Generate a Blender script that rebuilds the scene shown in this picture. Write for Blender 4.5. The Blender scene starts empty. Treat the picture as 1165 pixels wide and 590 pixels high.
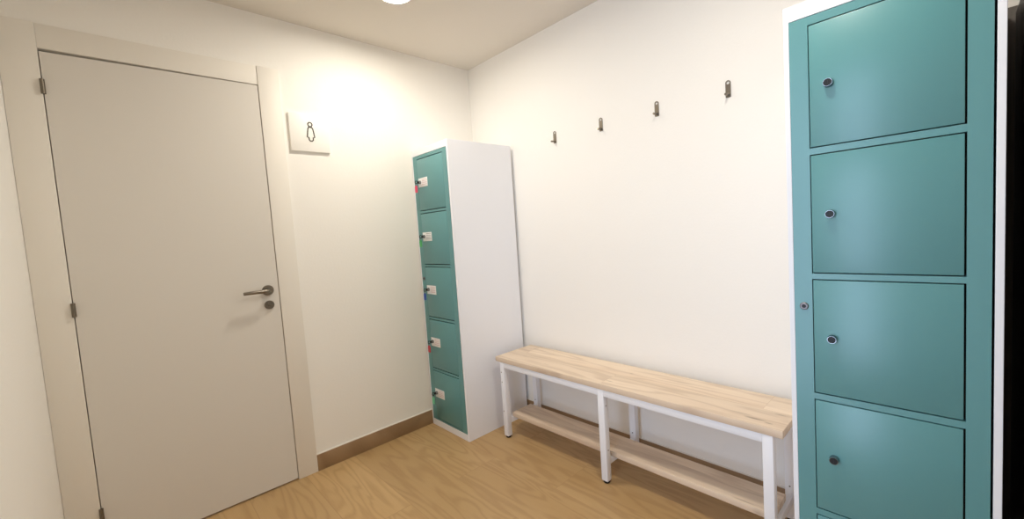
import bpy, bmesh, math, random
from mathutils import Vector, Matrix
random.seed(4)
C = bpy.context.scene.collection
PI = math.pi

# ------------------------------------------------------------------ materials
def new_mat(name):
    m = bpy.data.materials.new(name); m.use_nodes = True
    nt = m.node_tree
    return m, nt, nt.nodes['Principled BSDF']

def lin(c):
    return tuple(((v / 12.92) if v <= 0.04045 else ((v + 0.055) / 1.055) ** 2.4) for v in c)

def srgb(r, g, b):
    return (*lin((r / 255, g / 255, b / 255)), 1.0)

def plain(name, col, rough=0.5, metal=0.0, bump=0.0, bscale=200.0, spec=0.5, vary=0.0):
    m, nt, b = new_mat(name)
    b.inputs['Base Color'].default_value = col
    b.inputs['Roughness'].default_value = rough
    b.inputs['Metallic'].default_value = metal
    b.inputs['Specular IOR Level'].default_value = spec
    tc = nt.nodes.new('ShaderNodeTexCoord')
    nz = nt.nodes.new('ShaderNodeTexNoise'); nz.inputs['Scale'].default_value = bscale
    nz.inputs['Detail'].default_value = 3
    nt.links.new(tc.outputs['Object'], nz.inputs['Vector'])
    if bump > 0:
        bp = nt.nodes.new('ShaderNodeBump'); bp.inputs['Strength'].default_value = bump
        bp.inputs['Distance'].default_value = 0.002
        nt.links.new(nz.outputs['Fac'], bp.inputs['Height'])
        nt.links.new(bp.outputs['Normal'], b.inputs['Normal'])
    if vary > 0:
        mx = nt.nodes.new('ShaderNodeMix'); mx.data_type = 'RGBA'
        mx.inputs['A'].default_value = tuple(v * (1 - vary) for v in col[:3]) + (1,)
        mx.inputs['B'].default_value = tuple(min(1, v * (1 + vary)) for v in col[:3]) + (1,)
        nt.links.new(nz.outputs['Fac'], mx.inputs['Factor'])
        nt.links.new(mx.outputs['Result'], b.inputs['Base Color'])
    return m

def math_node(nt, op, a, b=None):
    n = nt.nodes.new('ShaderNodeMath'); n.operation = op
    for i, v in enumerate((a, b)):
        if v is None: continue
        if isinstance(v, (int, float)): n.inputs[i].default_value = v
        else: nt.links.new(v, n.inputs[i])
    return n.outputs[0]

def ramp(nt, fac, stops):
    r = nt.nodes.new('ShaderNodeValToRGB'); e = r.color_ramp.elements
    e[0].position, e[0].color = stops[0]
    e[1].position, e[1].color = stops[-1]
    for p, c in stops[1:-1]:
        k = e.new(p); k.color = c
    nt.links.new(fac, r.inputs['Fac'])
    return r.outputs['Color']

def mixrgb(nt, fac, a, b, blend='MIX'):
    n = nt.nodes.new('ShaderNodeMix'); n.data_type = 'RGBA'; n.blend_type = blend
    for key, v in (('Factor', fac), ('A', a), ('B', b)):
        if isinstance(v, float): n.inputs[key].default_value = v
        elif isinstance(v, tuple): n.inputs[key].default_value = v
        else: nt.links.new(v, n.inputs[key])
    return n.outputs['Result']

def wood(name, light, mid, dark, plank=None, offset=(0, 0, 0), grain=(1.1, 11.0), rings=7.0,
         rough=0.45, seam=None, ring_amt=0.5, knots=()):
    """Wood with flame figure running along x; PLANK = (length, width) lays it in boards."""
    m, nt, b = new_mat(name)
    tc = nt.nodes.new('ShaderNodeTexCoord')
    mp = nt.nodes.new('ShaderNodeMapping'); mp.inputs['Location'].default_value = offset
    nt.links.new(tc.outputs['Object'], mp.inputs['Vector'])
    vec = mp.outputs['Vector']
    rnd = None; gap = None
    if plank:
        br = nt.nodes.new('ShaderNodeTexBrick')
        br.inputs['Scale'].default_value = 1.0
        br.inputs['Brick Width'].default_value = plank[0]
        br.inputs['Row Height'].default_value = plank[1]
        br.inputs['Mortar Size'].default_value = plank[2]
        br.inputs['Mortar Smooth'].default_value = 0.0
        br.inputs['Color1'].default_value = (0, 0, 0, 1)
        br.inputs['Color2'].default_value = (1, 1, 1, 1)
        br.inputs['Mortar'].default_value = (0.5, 0.5, 0.5, 1)
        br.offset = plank[3]; br.offset_frequency = 2
        nt.links.new(vec, br.inputs['Vector'])
        rnd = br.outputs['Color']; gap = br.outputs['Fac']
    sep = nt.nodes.new('ShaderNodeSeparateXYZ'); nt.links.new(vec, sep.inputs[0])
    cmb = nt.nodes.new('ShaderNodeCombineXYZ')
    nt.links.new(math_node(nt, 'MULTIPLY', sep.outputs[0], grain[0]), cmb.inputs[0])
    nt.links.new(math_node(nt, 'MULTIPLY', sep.outputs[1], grain[1]), cmb.inputs[1])
    if rnd is not None:
        nt.links.new(math_node(nt, 'ADD', math_node(nt, 'MULTIPLY', rnd, 23.0), math_node(nt, 'MULTIPLY', sep.outputs[2], 2.0)), cmb.inputs[2])
    else:
        nt.links.new(math_node(nt, 'MULTIPLY', sep.outputs[2], 2.0), cmb.inputs[2])
    n1 = nt.nodes.new('ShaderNodeTexNoise'); n1.inputs['Scale'].default_value = 1.0
    n1.inputs['Detail'].default_value = 2.5; n1.inputs['Roughness'].default_value = 0.45
    n1.inputs['Distortion'].default_value = 0.35
    nt.links.new(cmb.outputs[0], n1.inputs['Vector'])
    s = math_node(nt, 'SINE', math_node(nt, 'MULTIPLY', n1.outputs['Fac'], rings * 2 * PI))
    ring = math_node(nt, 'POWER', math_node(nt, 'MULTIPLY', math_node(nt, 'ADD', s, 1.0), 0.5), 2.2)
    # fine pores, drawn out along the board
    mp2 = nt.nodes.new('ShaderNodeMapping'); mp2.inputs['Scale'].default_value = (14, 260, 60)
    nt.links.new(tc.outputs['Object'], mp2.inputs['Vector'])
    n2 = nt.nodes.new('ShaderNodeTexNoise'); n2.inputs['Scale'].default_value = 1.0; n2.inputs['Detail'].default_value = 3
    nt.links.new(mp2.outputs['Vector'], n2.inputs['Vector'])
    # broad tone
    n3 = nt.nodes.new('ShaderNodeTexNoise'); n3.inputs['Scale'].default_value = 0.6; n3.inputs['Detail'].default_value = 1
    nt.links.new(cmb.outputs[0], n3.inputs['Vector'])
    base = ramp(nt, n3.outputs['Fac'], [(0.32, mid), (0.68, light)])
    fac = math_node(nt, 'ADD', math_node(nt, 'MULTIPLY', ring, ring_amt), math_node(nt, 'MULTIPLY', n2.outputs['Fac'], 0.42))
    fac = math_node(nt, 'SUBTRACT', fac, 0.2)
    fac.node.use_clamp = True
    col = mixrgb(nt, fac, base, dark)
    if rnd is not None:
        tone = ramp(nt, rnd, [(0.0, (0.90, 0.89, 0.88, 1)), (1.0, (1.06, 1.05, 1.04, 1))])
        col = mixrgb(nt, 1.0, col, tone, 'MULTIPLY')
    for kx, ky, sx, sy, amt in knots:
        dx = math_node(nt, 'DIVIDE', math_node(nt, 'SUBTRACT', sep.outputs[0], kx), sx)
        dy = math_node(nt, 'DIVIDE', math_node(nt, 'SUBTRACT', sep.outputs[1], ky), sy)
        d = math_node(nt, 'ADD', math_node(nt, 'MULTIPLY', dx, dx), math_node(nt, 'MULTIPLY', dy, dy))
        d = math_node(nt, 'ADD', d, math_node(nt, 'MULTIPLY', n2.outputs['Fac'], 1.5))
        k = math_node(nt, 'SUBTRACT', 1.55, d); k.node.use_clamp = True
        col = mixrgb(nt, math_node(nt, 'MULTIPLY', k, amt), col, tuple(v * 0.35 for v in dark[:3]) + (1,))
    if gap is not None and seam is not None:
        col = mixrgb(nt, gap, col, seam)
    nt.links.new(col, b.inputs['Base Color'])
    b.inputs['Roughness'].default_value = rough
    bp = nt.nodes.new('ShaderNodeBump'); bp.inputs['Strength'].default_value = 0.12; bp.inputs['Distance'].default_value = 0.001
    nt.links.new(n2.outputs['Fac'], bp.inputs['Height']); nt.links.new(bp.outputs['Normal'], b.inputs['Normal'])
    return m

M = {}
M['wall'] = plain('wall_paint', srgb(245, 243, 239), 0.85, bump=0.25, bscale=90, spec=0.2)
M['ceiling'] = plain('ceiling_paint', srgb(222, 216, 207), 0.9, bump=0.1, bscale=120, spec=0.1)
M['door'] = plain('door_lacquer', srgb(222, 218, 212), 0.5, bump=0.03, bscale=300, spec=0.3)
M['casing'] = plain('casing_lacquer', srgb(236, 232, 225), 0.5, bump=0.03, bscale=300, spec=0.3)
M['steel'] = plain('brushed_steel', srgb(140, 132, 121), 0.36, 1.0, bump=0.05, bscale=400)
M['hinge'] = plain('dull_steel', srgb(128, 120, 108), 0.42, 1.0, bump=0.05, bscale=400)
M['chrome'] = plain('chrome', srgb(150, 152, 155), 0.22, 1.0)
M['lock'] = plain('worn_nickel', srgb(138, 134, 136), 0.5, 1.0, bump=0.05, bscale=400)
M['white_metal'] = plain('white_powder_coat', srgb(240, 242, 248), 0.42, bump=0.05, bscale=700, spec=0.4)
M['teal'] = plain('teal_powder_coat', srgb(90, 148, 152), 0.34, bump=0.05, bscale=800, spec=0.75)
M['dark'] = plain('dark_plastic', srgb(16, 18, 22), 0.5)
M['black'] = plain('black_rubber_and_gap_shade', srgb(18, 18, 18), 0.6)
M['cab'] = plain('charcoal_laminate', srgb(38, 34, 34), 0.45, bump=0.06, bscale=150, vary=0.15)
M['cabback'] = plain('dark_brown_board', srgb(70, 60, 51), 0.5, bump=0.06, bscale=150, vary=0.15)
M['sign'] = plain('sign_acrylic', srgb(245, 243, 239), 0.4, spec=0.4)
M['icon'] = plain('sign_ink', srgb(70, 64, 58), 0.5)
M['paper'] = plain('label_card', srgb(242, 242, 242), 0.5)
M['ink_red'] = plain('label_print', srgb(214, 178, 184), 0.6)
M['ink_grey'] = plain('label_print_grey', srgb(150, 152, 156), 0.6)
M['pink'] = plain('pink_plastic', srgb(228, 70, 110), 0.35)
M['green'] = plain('green_plastic', srgb(70, 172, 104), 0.35)
M['blue'] = plain('blue_plastic', srgb(30, 78, 168), 0.35)
M['red'] = plain('red_plastic', srgb(196, 36, 56), 0.35)
M['mint'] = plain('mint_plastic', srgb(110, 200, 160), 0.35)
M['floor'] = wood('oak_floor', srgb(198, 166, 120), srgb(190, 157, 110), srgb(160, 126, 82), plank=(1.2, 0.265, 0.0016, 0.36),
                  offset=(0.115, 0.795, 0), grain=(1.2, 7.5), rings=9.0, rough=0.42, seam=srgb(176, 142, 98), ring_amt=0.38)
M['base'] = wood('oak_baseboard', srgb(164, 136, 103), srgb(150, 122, 91), srgb(118, 92, 66), grain=(1.2, 3.0), rings=4.0, rough=0.5, ring_amt=0.35)
M['bench'] = wood('bench_oak', srgb(238, 220, 198), srgb(224, 203, 180), srgb(186, 160, 138), plank=(1.30, 0.16, 0.0005, 0.5),
                  offset=(0.0, 0.32, 0), grain=(1.3, 13.0), rings=5.0, rough=0.5, seam=srgb(204, 180, 154), ring_amt=0.40,
                  knots=((0.655, 0.215, 0.05, 0.009, .75), (0.70, 0.205, 0.02, 0.007, .65), (0.60, 0.235, 0.05, 0.005, .5), (0.02, 0.222, 0.03, 0.004, .7), (0.715, 0.30, 0.025, 0.005, .65), (-0.20, 0.385, 0.04, 0.004, .35), (-0.40, 0.235, 0.03, 0.004, .35), (0.05, 0.372, 0.016, 0.006, .5), (-0.66, 0.42, 0.02, 0.006, .5), (0.30, 0.40, 0.05, 0.004, .35), (-0.60, 0.27, 0.03, 0.004, .4)))
m, nt, b = new_mat('lamp_diffuser')
b.inputs['Base Color'].default_value = (0.9, 0.88, 0.82, 1)
b.inputs['Emission Color'].default_value = (1.0, 0.925, 0.79, 1)
b.inputs['Emission Strength'].default_value = 232.0
M['lamp'] = m
m, nt, b = new_mat('window_glass')
nt.nodes.remove(b)
tr = nt.nodes.new('ShaderNodeBsdfTransparent'); gl = nt.nodes.new('ShaderNodeBsdfGlossy'); gl.inputs['Roughness'].default_value = 0.02
fr = nt.nodes.new('ShaderNodeFresnel'); fr.inputs['IOR'].default_value = 1.45
mx = nt.nodes.new('ShaderNodeMixShader')
nt.links.new(fr.outputs[0], mx.inputs[0]); nt.links.new(tr.outputs[0], mx.inputs[1]); nt.links.new(gl.outputs[0], mx.inputs[2])
nt.links.new(mx.outputs[0], nt.nodes['Material Output'].inputs['Surface'])
M['glass'] = m

# ------------------------------------------------------------------ geometry helpers
def box(bm, x0, x1, y0, y1, z0, z1, bev=0.0, seg=2):
    r = bmesh.ops.create_cube(bm, size=1.0)
    vs = r['verts']
    for v in vs:
        v.co = Vector(((x0 + x1) / 2 + v.co.x * (x1 - x0), (y0 + y1) / 2 + v.co.y * (y1 - y0), (z0 + z1) / 2 + v.co.z * (z1 - z0)))
    if bev > 0:
        es = {e for v in vs for e in v.link_edges}
        bmesh.ops.bevel(bm, geom=list(es), offset=bev, segments=seg, affect='EDGES', profile=0.5)

def lathe(bm, prof, origin, axis, n=28):
    """Revolve PROF, a list of (radius, height along AXIS), about AXIS through ORIGIN."""
    q = Vector((0, 0, 1)).rotation_difference(Vector(axis).normalized())
    o = Vector(origin); rings = []
    for r, h in prof:
        if r < 1e-6:
            rings.append([bm.verts.new(o + q @ Vector((0, 0, h)))])
        else:
            rings.append([bm.verts.new(o + q @ Vector((r * math.cos(2 * PI * k / n), r * math.sin(2 * PI * k / n), h))) for k in range(n)])
    for a, c in zip(rings, rings[1:]):
        for k in range(n):
            k2 = (k + 1) % n
            if len(a) == 1 and len(c) == 1: continue
            if len(a) == 1: bm.faces.new((a[0], c[k], c[k2]))
            elif len(c) == 1: bm.faces.new((a[k], a[k2], c[0]))
            else: bm.faces.new((a[k], a[k2], c[k2], c[k]))

def tube(bm, pts, rad, n=10, closed=False):
    pts = [Vector(p) for p in pts]; L = len(pts); rings = []
    rads = rad if isinstance(rad, (list, tuple)) else [rad] * L
    ref = None
    for i, p in enumerate(pts):
        if closed: t = (pts[(i + 1) % L] - pts[i - 1]).normalized()
        else: t = (pts[min(i + 1, L - 1)] - pts[max(i - 1, 0)]).normalized()
        if ref is None:
            ref = Vector((0, 0, 1)) if abs(t.z) < 0.9 else Vector((1, 0, 0))
        u = (ref - t * ref.dot(t)).normalized(); ref = u
        w = t.cross(u)
        rings.append([bm.verts.new(p + rads[i] * (math.cos(2 * PI * k / n) * u + math.sin(2 * PI * k / n) * w)) for k in range(n)])
    pairs = list(zip(rings, rings[1:])) + ([(rings[-1], rings[0])] if closed else [])
    for a, c in pairs:
        for k in range(n):
            bm.faces.new((a[k], a[(k + 1) % n], c[(k + 1) % n], c[k]))
    if not closed:
        bm.faces.new(list(reversed(rings[0]))); bm.faces.new(rings[-1])

def prism(bm, outline, holes, y0, y1, plane='xz', x=0.0):
    """Extrude a 2-D outline (with round holes bridged out) between two depths."""
    fs = []
    edges = []
    for loop in [outline] + holes:
        vs = [bm.verts.new((a, y0, c)) for a, c in loop]
        edges += [bm.edges.new((vs[i], vs[(i + 1) % len(vs)])) for i in range(len(vs))]
    r = bmesh.ops.triangle_fill(bm, use_beauty=True, use_dissolve=False, edges=edges)
    fs = [f for f in r['geom'] if isinstance(f, bmesh.types.BMFace)]
    e = bmesh.ops.extrude_face_region(bm, geom=fs)
    for v in [g for g in e['geom'] if isinstance(g, bmesh.types.BMVert)]:
        v.co.y = y1

def obj(name, bm, m, parent=None, smooth=True, loc=(0, 0, 0)):
    bmesh.ops.recalc_face_normals(bm, faces=bm.faces)
    me = bpy.data.meshes.new(name); bm.to_mesh(me); bm.free()
    me.materials.append(m)
    if smooth:
        me.polygons.foreach_set('use_smooth', [True] * len(me.polygons))
        me.set_sharp_from_angle(angle=math.radians(35))
    o = bpy.data.objects.new(name, me); C.objects.link(o)
    o.location = loc
    if parent: o.parent = parent
    return o

def bx(name, dims, m, parent=None, bev=0.0, seg=2):
    bm = bmesh.new()
    for d in (dims if isinstance(dims[0], (tuple, list)) else [dims]):
        box(bm, *d, bev=bev, seg=seg)
    return obj(name, bm, m, parent)

def tag(o, label, cat, group=None):
    o['label'] = label; o['category'] = cat
    if group: o['group'] = group
    return o

def thing(name, label, cat, loc=(0, 0, 0), group=None):
    o = bpy.data.objects.new(name, None); C.objects.link(o)
    o.location = loc; o.empty_display_size = 0.1
    return tag(o, label, cat, group)

def structure(o, label=None, cat=None):
    o['kind'] = 'structure'
    if label: o['label'] = label
    if cat: o['category'] = cat
    return o

def dup(root, loc, label, group=None):
    r = root.copy(); C.objects.link(r); r.location = loc; r['label'] = label
    if group: r['group'] = group
    for ch in list(root.children):
        c = ch.copy(); C.objects.link(c); c.parent = r
        for g in ch.children:
            d = g.copy(); C.objects.link(d); d.parent = c
    return r

# ------------------------------------------------------------------ the room
RX, RY, RZ = 3.5, -2.2016, 2.4202        # far end of the room, the wall beside the photographer, ceiling height
WX = -0.012                              # plaster face of the door wall (casing and baseboard stand proud to x = 0)
yL, yR = -2.0989, -1.3625                # door opening
zH = 2.0635
yJL, yJR = RY + 0.001, -1.2630           # outer edges of the casing
T = 0.12
structure(bx('floor', (WX - T, RX + T, RY - T, T, -0.1, 0.0), M['floor']), 'honey oak plank floor', 'floor')
structure(bx('ceiling', (WX - T, RX + T, RY - T, T, RZ, RZ + 0.1), M['ceiling']), 'plain white painted ceiling', 'ceiling')
structure(bx('wall_left', [(WX - T, WX, yJR - 0.03, T, 0, RZ), (WX - T, WX, RY - T, yJR - 0.03, zH + 0.05, RZ)], M['wall']), 'white wall holding the door and the sign', 'wall')
structure(bx('wall_right', (WX, RX, 0.0, T, 0, RZ), M['wall']), 'white wall behind the bench and hooks', 'wall')
wx0, wx1, wz0, wz1 = 1.50, 2.06, 0.03, 2.12
structure(bx('wall_near', [(WX, wx0, RY - T, RY, 0, RZ), (wx1, RX, RY - T, RY, 0, RZ), (wx0, wx1, RY - T, RY, 0, wz0), (wx0, wx1, RY - T, RY, wz1, RZ)], M['wall']),
          'white textured wall meeting the door casing', 'wall')
structure(bx('wall_far', (RX, RX + T, RY - T, T, 0, RZ), M['wall']), 'white wall at the far end of the room', 'wall')
# tall window behind the photographer
w = bpy.data.objects.new('window_1', None); C.objects.link(w); structure(w, 'tall glazed opening behind the photographer', 'window')
bx('window_frame', [(wx0, wx0 + 0.05, RY - 0.09, RY - 0.03, wz0, wz1), (wx1 - 0.05, wx1, RY - 0.09, RY - 0.03, wz0, wz1),
                    (wx0 + 0.05, wx1 - 0.05, RY - 0.09, RY - 0.03, wz0, wz0 + 0.05), (wx0 + 0.05, wx1 - 0.05, RY - 0.09, RY - 0.03, wz1 - 0.05, wz1)], M['white_metal'], w, bev=0.002)
bx('window_pane', (wx0 + 0.05, wx1 - 0.05, RY - 0.064, RY - 0.058, wz0 + 0.05, wz1 - 0.05), M['glass'], w)

# baseboards
structure(bx('baseboard_left', (WX, 0.0, yJR + 0.0005, -0.0125, 0.0, 0.0905), M['base'], bev=0.0015), 'brown wood baseboard below the sign', 'baseboard')
structure(bx('baseboard_right', (WX, RX, -0.012, 0.0, 0.0, 0.0905), M['base'], bev=0.0015), 'brown wood baseboard behind the bench', 'baseboard')

structure(bx('trim_1', (WX, -0.0035, yJR + 0.0005, -0.0125, 0.0905, 0.0945), M['casing'], bev=0.001), 'thin white strip on top of the baseboard by the door', 'trim')  # thin white strips lie along both baseboard tops
structure(bx('trim_2', (WX, RX, -0.0085, 0.0, 0.0905, 0.0940), M['casing'], bev=0.001), 'thin white strip on top of the baseboard behind the bench', 'trim')
# ------------------------------------------------------------------ door
d = bpy.data.objects.new('door_1', None); C.objects.link(d); d.location = (0, (yL + yR) / 2, 0)
structure(d, 'flush white door with steel lever handle and flat white casing', 'door')
dy = -d.location.y
zJ = 2.157
def dbx(name, dims, m, bev=0.0):
    dims = [(a, b_, c + dy, e + dy, f, g) for a, b_, c, e, f, g in (dims if isinstance(dims[0], tuple) else [dims])]
    return bx(name, dims, m, d, bev)
dbx('jamb', (-0.045, 0.0, yR + 0.0015, yJR, 0.0, zJ), M['casing'], 0.0012)
dbx('jamb', (-0.045, 0.0, yJL, yL - 0.0015, 0.0, zJ), M['casing'], 0.0012)
dbx('header', (-0.045, -0.0035, yL - 0.001, yR + 0.0005, zH, zJ - 0.001), M['casing'], 0.0012)
# stop behind the leaf so the gaps stay dark
dbx('door_stop', [(-0.075, -0.046, yL - 0.03, yL + 0.015, 0, zH + 0.03), (-0.075, -0.046, yR - 0.015, yR + 0.03, 0, zH + 0.03), (-0.075, -0.046, yL + 0.015, yR - 0.015, zH - 0.015, zH + 0.03)], M['casing'])
# the leaf hangs a little out of square: its gap at the hinge side top is wider
bm = bmesh.new(); box(bm, -0.044, -0.0035, yL + 0.0012 + dy, yR - 0.0018 + dy, 0.008, zH - 0.004)
for v in bm.verts:
    if v.co.z > 1: v.co.z -= 0.008 * max(0.0, 1 - (v.co.y - (yL + dy)) / 0.74) 
bmesh.ops.bevel(bm, geom=list(bm.edges), offset=0.0012, segments=2, affect='EDGES')
obj('door_leaf', bm, M['door'], d)
for z in (1.9175, 1.048, 0.195):
    bm = bmesh.new()
    tube(bm, [(0.0055, yL + dy, z - 0.028), (0.0055, yL + dy, z + 0.028)], 0.0052, 14)
    for k in (-0.0095, 0.0095):
        tube(bm, [(0.0055, yL + dy, z + k - 0.0006), (0.0055, yL + dy, z + k + 0.0006)], 0.0056, 14)
    box(bm, -0.003, 0.0010, yL - 0.007 + dy, yL + 0.007 + dy, z - 0.028, z + 0.028, 0.0004)
    obj('hinge', bm, M['hinge'], d)
hy, hz = -1.4140, 1.0290
fx = -0.0035
h = None
bm = bmesh.new(); lathe(bm, [(0, fx), (0.0262, fx), (0.0262, fx + 0.0075), (0.0248, fx + 0.009), (0.012, fx + 0.009), (0, fx + 0.009)], (0, hy + dy, hz), (1, 0, 0), 40)
h = obj('rose_plate', bm, M['steel'], d)
bm = bmesh.new()
pts = [(fx + 0.006, hy, hz), (fx + 0.030, hy, hz), (fx + 0.042, hy - 0.003, hz), (fx + 0.049, hy - 0.011, hz), (fx + 0.051, hy - 0.022, hz), (fx + 0.051, hy - 0.060, hz), (fx + 0.051, hy - 0.113, hz), (fx + 0.051, hy - 0.1155, hz)]
tube(bm, [(a, b_ + dy, c) for a, b_, c in pts], [0.0092, 0.0092, 0.0092, 0.0092, 0.0090, 0.0086, 0.0080, 0.0068], 18)
obj('lever', bm, M['steel'], h)
bm = bmesh.new(); lathe(bm, [(0, fx), (0.0222, fx), (0.0222, fx + 0.007), (0.021, fx + 0.0085), (0.012, fx + 0.0085), (0.0115, fx + 0.012), (0, fx + 0.0125)], (0, hy + dy, 0.954), (1, 0, 0), 36)
k = obj('lock_rose', bm, M['steel'], d)
bx('thumb_turn', (fx + 0.0125, fx + 0.019, hy + dy - 0.0085, hy + dy + 0.0085, 0.9515, 0.9565), M['hinge'], k, bev=0.001)

# ------------------------------------------------------------------ sign
s = thing('restroom_sign', 'square white wall sign with an outlined woman figure beside the door', 'sign', (WX, -1.1355, 1.848))
bx('panel', (0.0, 0.014, -0.1005, 0.1005, -0.0995, 0.0995), M['sign'], s, bev=0.001)
bm = bmesh.new()
cy, xo = 0.004, 0.0146
tube(bm, [(xo, cy + 0.0110 * math.cos(a), 0.0460 + 0.0112 * math.sin(a)) for a in [2 * PI * i / 24 for i in range(24)]], 0.0030, 8, True)
half = [(0.000, 0.0325), (0.0080, 0.0305), (0.0125, 0.0230), (0.0155, 0.0050), (0.0190, -0.0215), (0.0108, -0.0240), (0.0100, -0.0370), (0.0050, -0.0420), (0.0, -0.0422)]
loop = [(cy + a, z) for a, z in half] + [(cy - a, z) for a, z in reversed(half[1:-1])]
tube(bm, [(xo, a, z) for a, z in loop], 0.0030, 8, True)
obj('woman_symbol', bm, M['icon'], s)

# ------------------------------------------------------------------ lockers
LW_, LD, LH = 0.4000, 0.500, 1.800
FX0, FX1, FZ0, FZ1 = 0.0125, 0.3822, 0.0425, 1.7577
DX0, DX1 = 0.0570, 0.3405
DOORS = [(1.7331, 1.4152), (1.3922, 1.0743), (1.0531, 0.7359), (0.7130, 0.3972), (0.3742, 0.0565)]
def cylinder(parent, x, z, y, keyed=False):
    bm = bmesh.new()
    lathe(bm, [(0, 0), (0.0115, 0), (0.0115, 0.003), (0.0105, 0.006), (0.0095, 0.013), (0.0100, 0.0140), (0.0094, 0.0140), (0.0094, 0.0128), (0, 0.0128)], (x, y, z), (0, -1, 0), 28)
    c = obj('lock_cylinder', bm, M['chrome'], parent)
    bm = bmesh.new(); lathe(bm, [(0, 0.0129), (0.0092, 0.0129), (0.0086, 0.0150), (0, 0.0152)], (x, y, z), (0, -1, 0), 24)
    box(bm, x - 0.0009, x + 0.0009, y - 0.0160, y - 0.0150, z - 0.0045, z + 0.0045)
    obj('lock_plug', bm, M['dark'], c)

def locker(name, label, x0, yf, plates):
    gl, gr, gz = (0.0008, 0.0008, 0.0046) if plates else (0.0020, 0.0036, 0.0030)
    t = thing(name, label, 'locker', (x0, yf, 0))
    # yf is the front plane; local y runs back into the wall
    bx('carcass', [(0, 0.0125, 0.0, LD, 0, LH), (LW_ - 0.0135, LW_, 0.0, LD, 0, LH), (0.0125, LW_ - 0.0135, 0.0, LD, LH - 0.0405, LH),
                   (0.0125, LW_ - 0.0135, 0.0, LD, 0, 0.0405), (0.0125, LW_ - 0.0135, LD - 0.01, LD, 0.0405, LH - 0.0405)], M['white_metal'], t, bev=0.0008, seg=1)
    fr = []
    y0, y1 = 0.0004, 0.0180
    fr.append((FX0 + 0.0003, DX0 - gl, y0, y1, FZ0, FZ1)); fr.append((DX1 + gr, FX1, y0, y1, FZ0, FZ1))
    zs = [FZ1] + [z for p in DOORS for z in (p[0] + gz, p[1] - gz)] + [FZ0]
    for i in range(0, len(zs), 2):
        fr.append((DX0 - gl, DX1 + gr, y0, y1, zs[i + 1], zs[i]))
    bm = bmesh.new()
    for f in fr: box(bm, *f)
    bmesh.ops.remove_doubles(bm, verts=bm.verts, dist=1e-5)
    obj('front_frame', bm, M['teal'], t, smooth=False)
    # added black sheet standing in for the shade inside the door gaps
    bx('gap_shade_sheet', (0.020, LW_ - 0.020, 0.0195, 0.030, 0.045, LH - 0.045), M['black'], t)
    zoff = 0.0 if not plates else 0.006
    for i, (za, zb) in enumerate(DOORS):
        dr = bx('locker_door', (DX0, DX1, 0.0, 0.0175, zb, za), M['teal'], t, bev=0.0012)
        zc = (za + zb) / 2
        if plates:
            lp = bx('label_plate', (0.064, 0.166, -0.0022, -0.0001, zc - 0.028 + 0.014, zc + 0.028 + 0.014), M['paper'], dr, bev=0.0005)
            zc2 = zc + 0.016
            cylinder(dr, 0.084, zc2, -0.0022)
            bm = bmesh.new()                      # faint print on the card
            for r in range(4):
                xx = 0.106
                while xx < 0.158:
                    wd = random.uniform(0.004, 0.010)
                    box(bm, xx, min(xx + wd, 0.160), -0.0027, -0.0021, zc + 0.031 - r * 0.011, zc + 0.0355 - r * 0.011)
                    xx += wd + 0.004
            pr = obj('print', bm, M['ink_red'] if i != 1 else M['ink_grey'], dr)
        else:
            cylinder(dr, 0.0985, zc - 0.001, 0.0)
    bm = bmesh.new()
    lathe(bm, [(0, 0), (0.0105, 0), (0.0105, 0.002), (0.0085, 0.0045), (0, 0.0045)], (0.0355, y0, 0.979), (0, -1, 0), 26)
    ml = obj('master_lock', bm, M['lock'], t)
    bm = bmesh.new(); lathe(bm, [(0, 0.0046), (0.0052, 0.0046), (0.0050, 0.0054), (0, 0.0055)], (0.0355, y0, 0.979), (0, -1, 0), 18)
    obj('keyhole', bm, M['dark'], ml)
    return t
XB, YB = 2.0722, -0.5567
XS, YS = 0.0030, -0.5257
locker('locker', 'tall five-door teal and white locker standing past the bench end, no keys in its locks', XB, YB, False)
locker('locker', 'narrow teal and white locker in the room corner with labelled doors and hanging keys', XS, YS, True)

# keys with coloured tags hanging in the corner locker's locks
def key_tag(i, mat, lab):
    za, zb = DOORS[i]; z = (za + zb) / 2 + 0.016
    t = thing('key_with_tag', lab, 'key', (XS + 0.084, YS - 0.0022, z), 'tagged keys in the corner locker')
    bm = bmesh.new()                                # key bow standing out of the plug
    box(bm, -0.0010, 0.0010, -0.0225, -0.0160, -0.003, 0.003)
    tube(bm, [(0.0, -0.0290 + 0.0085 * math.cos(a), 0.0085 * math.sin(a)) for a in [2 * PI * k / 20 for k in range(20)]], 0.0024, 6, True)
    obj('key', bm, M['dark'], t)
    bm = bmesh.new()
    tube(bm, [(0.0 + 0.001 * math.sin(3 * a), -0.0320 + 0.006 * math.cos(a), -0.0145 + 0.0085 * math.sin(a)) for a in [2 * PI * k / 20 for k in range(20)]], 0.0009, 6, True)
    obj('split_ring', bm, M['chrome'], t)
    bm = bmesh.new()
    hol = [(0.0035 * math.cos(2 * PI * k / 12), -0.0265 + 0.0030 * math.sin(2 * PI * k / 12)) for k in range(12)]
    out = [(-0.006, -0.0195), (0.006, -0.0195), (0.0115, -0.0255), (0.0130, -0.0330), (0.0130, -0.0600), (0.0105, -0.0640), (-0.0105, -0.0640), (-0.0130, -0.0600), (-0.0130, -0.0330), (-0.0115, -0.0255)]
    prism(bm, out, [hol], -0.0335, -0.0295)
    obj('tag', bm, mat, t)
key_tag(0, M['pink'], 'key with pink tag hanging from the topmost door of the corner locker')
key_tag(1, M['green'], 'key with green tag hanging from the second highest door of the corner locker')
key_tag(2, M['blue'], 'key with blue tag hanging from the middle door of the corner locker')
key_tag(3, M['red'], 'key with red tag hanging from the second lowest door of the corner locker')
key_tag(4, M['mint'], 'key with pale mint tag hanging from the lowest door of the corner locker')

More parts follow.
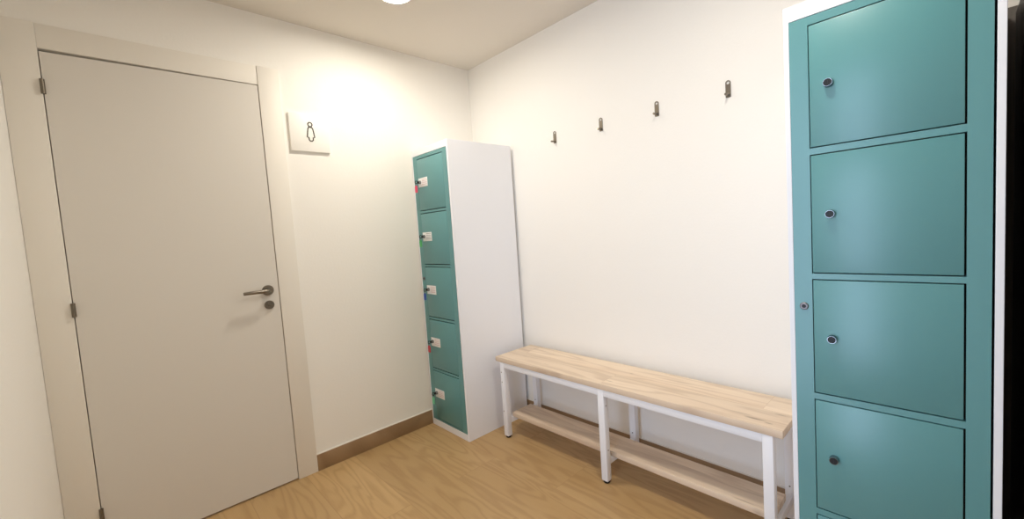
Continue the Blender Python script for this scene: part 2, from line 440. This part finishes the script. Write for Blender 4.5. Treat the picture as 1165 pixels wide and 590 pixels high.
# ------------------------------------------------------------------ bench
bX0, bX1, bYf, bYr = 0.4870, 1.9945, -0.3480, -0.0400
b_ = thing('bench', 'long changing bench with light oak top and low shelf on white steel legs', 'bench', ((bX0 + bX1) / 2, (bYf + bYr) / 2, 0))
ox, oy = -b_.location.x, -b_.location.y
def bb(name, dims, m, bev=0.0015, parent=None):
    dims = [(a + ox, c + ox, e + oy, f + oy, g, h_) for a, c, e, f, g, h_ in (dims if isinstance(dims[0], tuple) else [dims])]
    return bx(name, dims, m, parent or b_, bev)
def shifted_wood(name, x0, x1, y0, y1, z0, z1):
    return bb(name, (x0, x1, y0, y1, z0, z1), M['bench'], 0.002)
shifted_wood('seat', bX0, bX1, bYf, bYr, 0.4680, 0.4960)
shifted_wood('shelf', 0.545, 1.945, -0.292, -0.132, 0.1180, 0.1440)
lg = 0.035
xs = (0.5365, 1.2405, 1.9455)
for x in xs:
    for yf in (bYf + 0.003, bYr - 0.003 - lg):
        L = bb('leg', (x - lg / 2, x + lg / 2, yf, yf + lg, 0.012, 0.4680), M['white_metal'], 0.003)
        bm = bmesh.new(); lathe(bm, [(0, 0.0), (0.014, 0.0), (0.016, 0.003), (0.016, 0.010), (0.0135, 0.0125), (0, 0.0125)], (x + ox, yf + lg / 2 + oy, 0), (0, 0, 1), 20)
        obj('foot_cap', bm, M['black'], L)
        front = yf < -0.2
        spots = [(0.405, 0), (0.345, 0), (0.165, 0)] if (front and x < 1.0) else ([(0.385, 1), (0.165, 1)] if (front and x < 1.9) else ([(0.15, 0), (0.40, 0)] if not front else []))
        for z, sd in spots:                         # bolt heads on the faces one can see
            bm = bmesh.new()
            if sd: o_, n_ = (x + lg / 2 + ox, yf + lg / 2 + oy, z), (1, 0, 0)
            else: o_, n_ = (x - (0.006 if front else 0.0) + ox, yf + oy, z), (0, -1, 0)
            lathe(bm, [(0, -0.0005), (0.0030, -0.0005), (0.0030, 0.0010), (0, 0.0012)], o_, n_, 10)
            obj('bolt', bm, M['hinge'], L)
    bb('cross_brace', (x - 0.0125, x + 0.0125, bYf + 0.003 + lg, bYr - 0.003 - lg, 0.0860, 0.1180), M['white_metal'])
    bb('top_crossbar', (x - 0.0125, x + 0.0125, bYf + 0.003 + lg, bYr - 0.003 - lg, 0.4380, 0.4680), M['white_metal'])
for i in range(2):
    xa, xb = xs[i] + lg / 2, xs[i + 1] - lg / 2
    for yf in (bYf + 0.004, bYr - 0.004 - 0.025):
        bb('rail', (xa, xb, yf, yf + 0.025, 0.4350, 0.4680), M['white_metal'])

# ------------------------------------------------------------------ coat hooks
hk = thing('coat_hook', 'steel coat hook nearest the corner locker, farthest of four along the wall', 'hook', (0.7665, 0.0, 1.7850), 'coat hooks above the bench')
bm = bmesh.new()
W2 = 0.0105
n = 12
top = [(W2 * math.cos(PI * k / n), 0.0245 + W2 * math.sin(PI * k / n)) for k in range(n + 1)]
bot = [(-W2, -0.034), (-W2 + 0.002, -0.036), (W2 - 0.002, -0.036), (W2, -0.034)]
hole = [(0.0062 * math.cos(2 * PI * k / 14), 0.0245 + 0.0062 * math.sin(2 * PI * k / 14)) for k in range(14)]
prism(bm, top + bot, [hole], -0.0035, 0.0)
bp = obj('back_plate', bm, M['steel'], hk)
bm = bmesh.new()
tube(bm, [(0, -0.002, -0.0225), (0, -0.012, -0.0245), (0, -0.024, -0.0268), (0, -0.033, -0.0278), (0, -0.0365, -0.0270)], [0.0052, 0.0052, 0.0052, 0.0052, 0.0046], 14)
obj('prong', bm, M['steel'], hk)
for x, lab in ((1.0925, 'steel coat hook, second of four counted from the corner locker'),
               (1.4130, 'steel coat hook, third of four counted from the corner locker'),
               (1.7365, 'steel coat hook nearest the tall teal locker, last of four counted from the corner locker')):
    dup(hk, (x, 0.0, 1.7850), lab)

# ------------------------------------------------------------------ dark cabinet just past the tall locker
cb = thing('cabinet', 'dark charcoal cabinet standing just past the tall teal locker at the edge of view', 'cabinet', (2.515, -0.56, 0))
bx('carcass', [(0, 0.018, 0.0, 0.533, 0, 1.765), (0.562, 0.58, 0.0, 0.533, 0, 1.765), (0.018, 0.562, 0.0, 0.533, 1.747, 1.765), (0.018, 0.562, 0.02, 0.533, 0, 0.08)], M['cab'], cb, bev=0.001)
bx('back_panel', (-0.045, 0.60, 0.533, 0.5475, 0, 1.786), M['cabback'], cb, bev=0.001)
for x0 in (0.002, 0.291):
    dd = bx('cabinet_door', (x0, x0 + 0.287, -0.018, -0.0005, 0.082, 1.763), M['cab'], cb, bev=0.001)
    kx = x0 + (0.265 if x0 < 0.1 else 0.022)
    bm = bmesh.new(); tube(bm, [(kx, -0.018, 0.95), (kx, -0.042, 0.955), (kx, -0.045, 0.975), (kx, -0.045, 1.085), (kx, -0.042, 1.105), (kx, -0.018, 1.11)], 0.005, 10)
    obj('handle', bm, M['steel'], dd)

# ------------------------------------------------------------------ downlights
dl = thing('downlight', 'round glowing ceiling downlight nearest the door and corner locker', 'light', (0.552, -0.866, RZ), 'ceiling downlights')
bm = bmesh.new(); lathe(bm, [(0.070, -0.0005), (0.086, -0.0005), (0.086, -0.003), (0.080, -0.008), (0.072, -0.008), (0.070, -0.004), (0.070, -0.0005)], (0, 0, 0), (0, 0, 1), 48)
obj('trim_ring', bm, M['white_metal'], dl)
bm = bmesh.new(); lathe(bm, [(0.070, -0.0030), (0.05, -0.0040), (0, -0.0045)], (0, 0, 0), (0, 0, 1), 48)
obj('diffuser', bm, M['lamp'], dl)
dup(dl, (2.02, -0.95, RZ), 'round glowing ceiling downlight above the tall teal locker and the bench end')

# daylight outside the tall window
sun = bpy.data.lights.new('daylight', 'AREA'); sun.shape = 'RECTANGLE'; sun.size = wx1 - wx0; sun.size_y = wz1 - wz0
sun.energy = 24.0; sun.color = (0.60, 0.75, 1.0)
so = bpy.data.objects.new('daylight', sun); C.objects.link(so)
so.location = ((wx0 + wx1) / 2, RY - T - 0.06, (wz0 + wz1) / 2)
so.rotation_euler = (math.radians(90), 0, 0)          # -Z of the lamp looks along +Y, into the room

wd = bpy.data.worlds.new('world'); bpy.context.scene.world = wd; wd.use_nodes = True
bg = wd.node_tree.nodes['Background']; bg.inputs[0].default_value = (0.75, 0.87, 1.0, 1); bg.inputs[1].default_value = 0.6

# ------------------------------------------------------------------ camera
cam = bpy.data.cameras.new('camera'); co = bpy.data.objects.new('camera', cam); C.objects.link(co)
cam.sensor_width = 36.0; cam.sensor_fit = 'HORIZONTAL'; cam.lens = 473.405 / 1165 * 36.0
cam.clip_start = 0.02
r = Vector((0.68440047, 0.72602228, -0.06698991)); u = Vector((-0.00224269, 0.09397533, 0.995572)); f = Vector((-0.72910285, 0.68121971, -0.065945))
mw = Matrix((( r.x, u.x, -f.x, 2.39870), (r.y, u.y, -f.y, -1.94134), (r.z, u.z, -f.z, 1.24151), (0, 0, 0, 1)))
co.matrix_world = mw
sc = bpy.context.scene
sc.camera = co
sc.view_settings.view_transform = 'Standard'; sc.view_settings.look = 'None'
sc.view_settings.gamma = 1.0; sc.view_settings.use_curve_mapping = False
sc.view_settings.exposure = 0.0
sc.cycles.max_bounces = 12; sc.cycles.diffuse_bounces = 8
sc.cycles.use_denoising = True
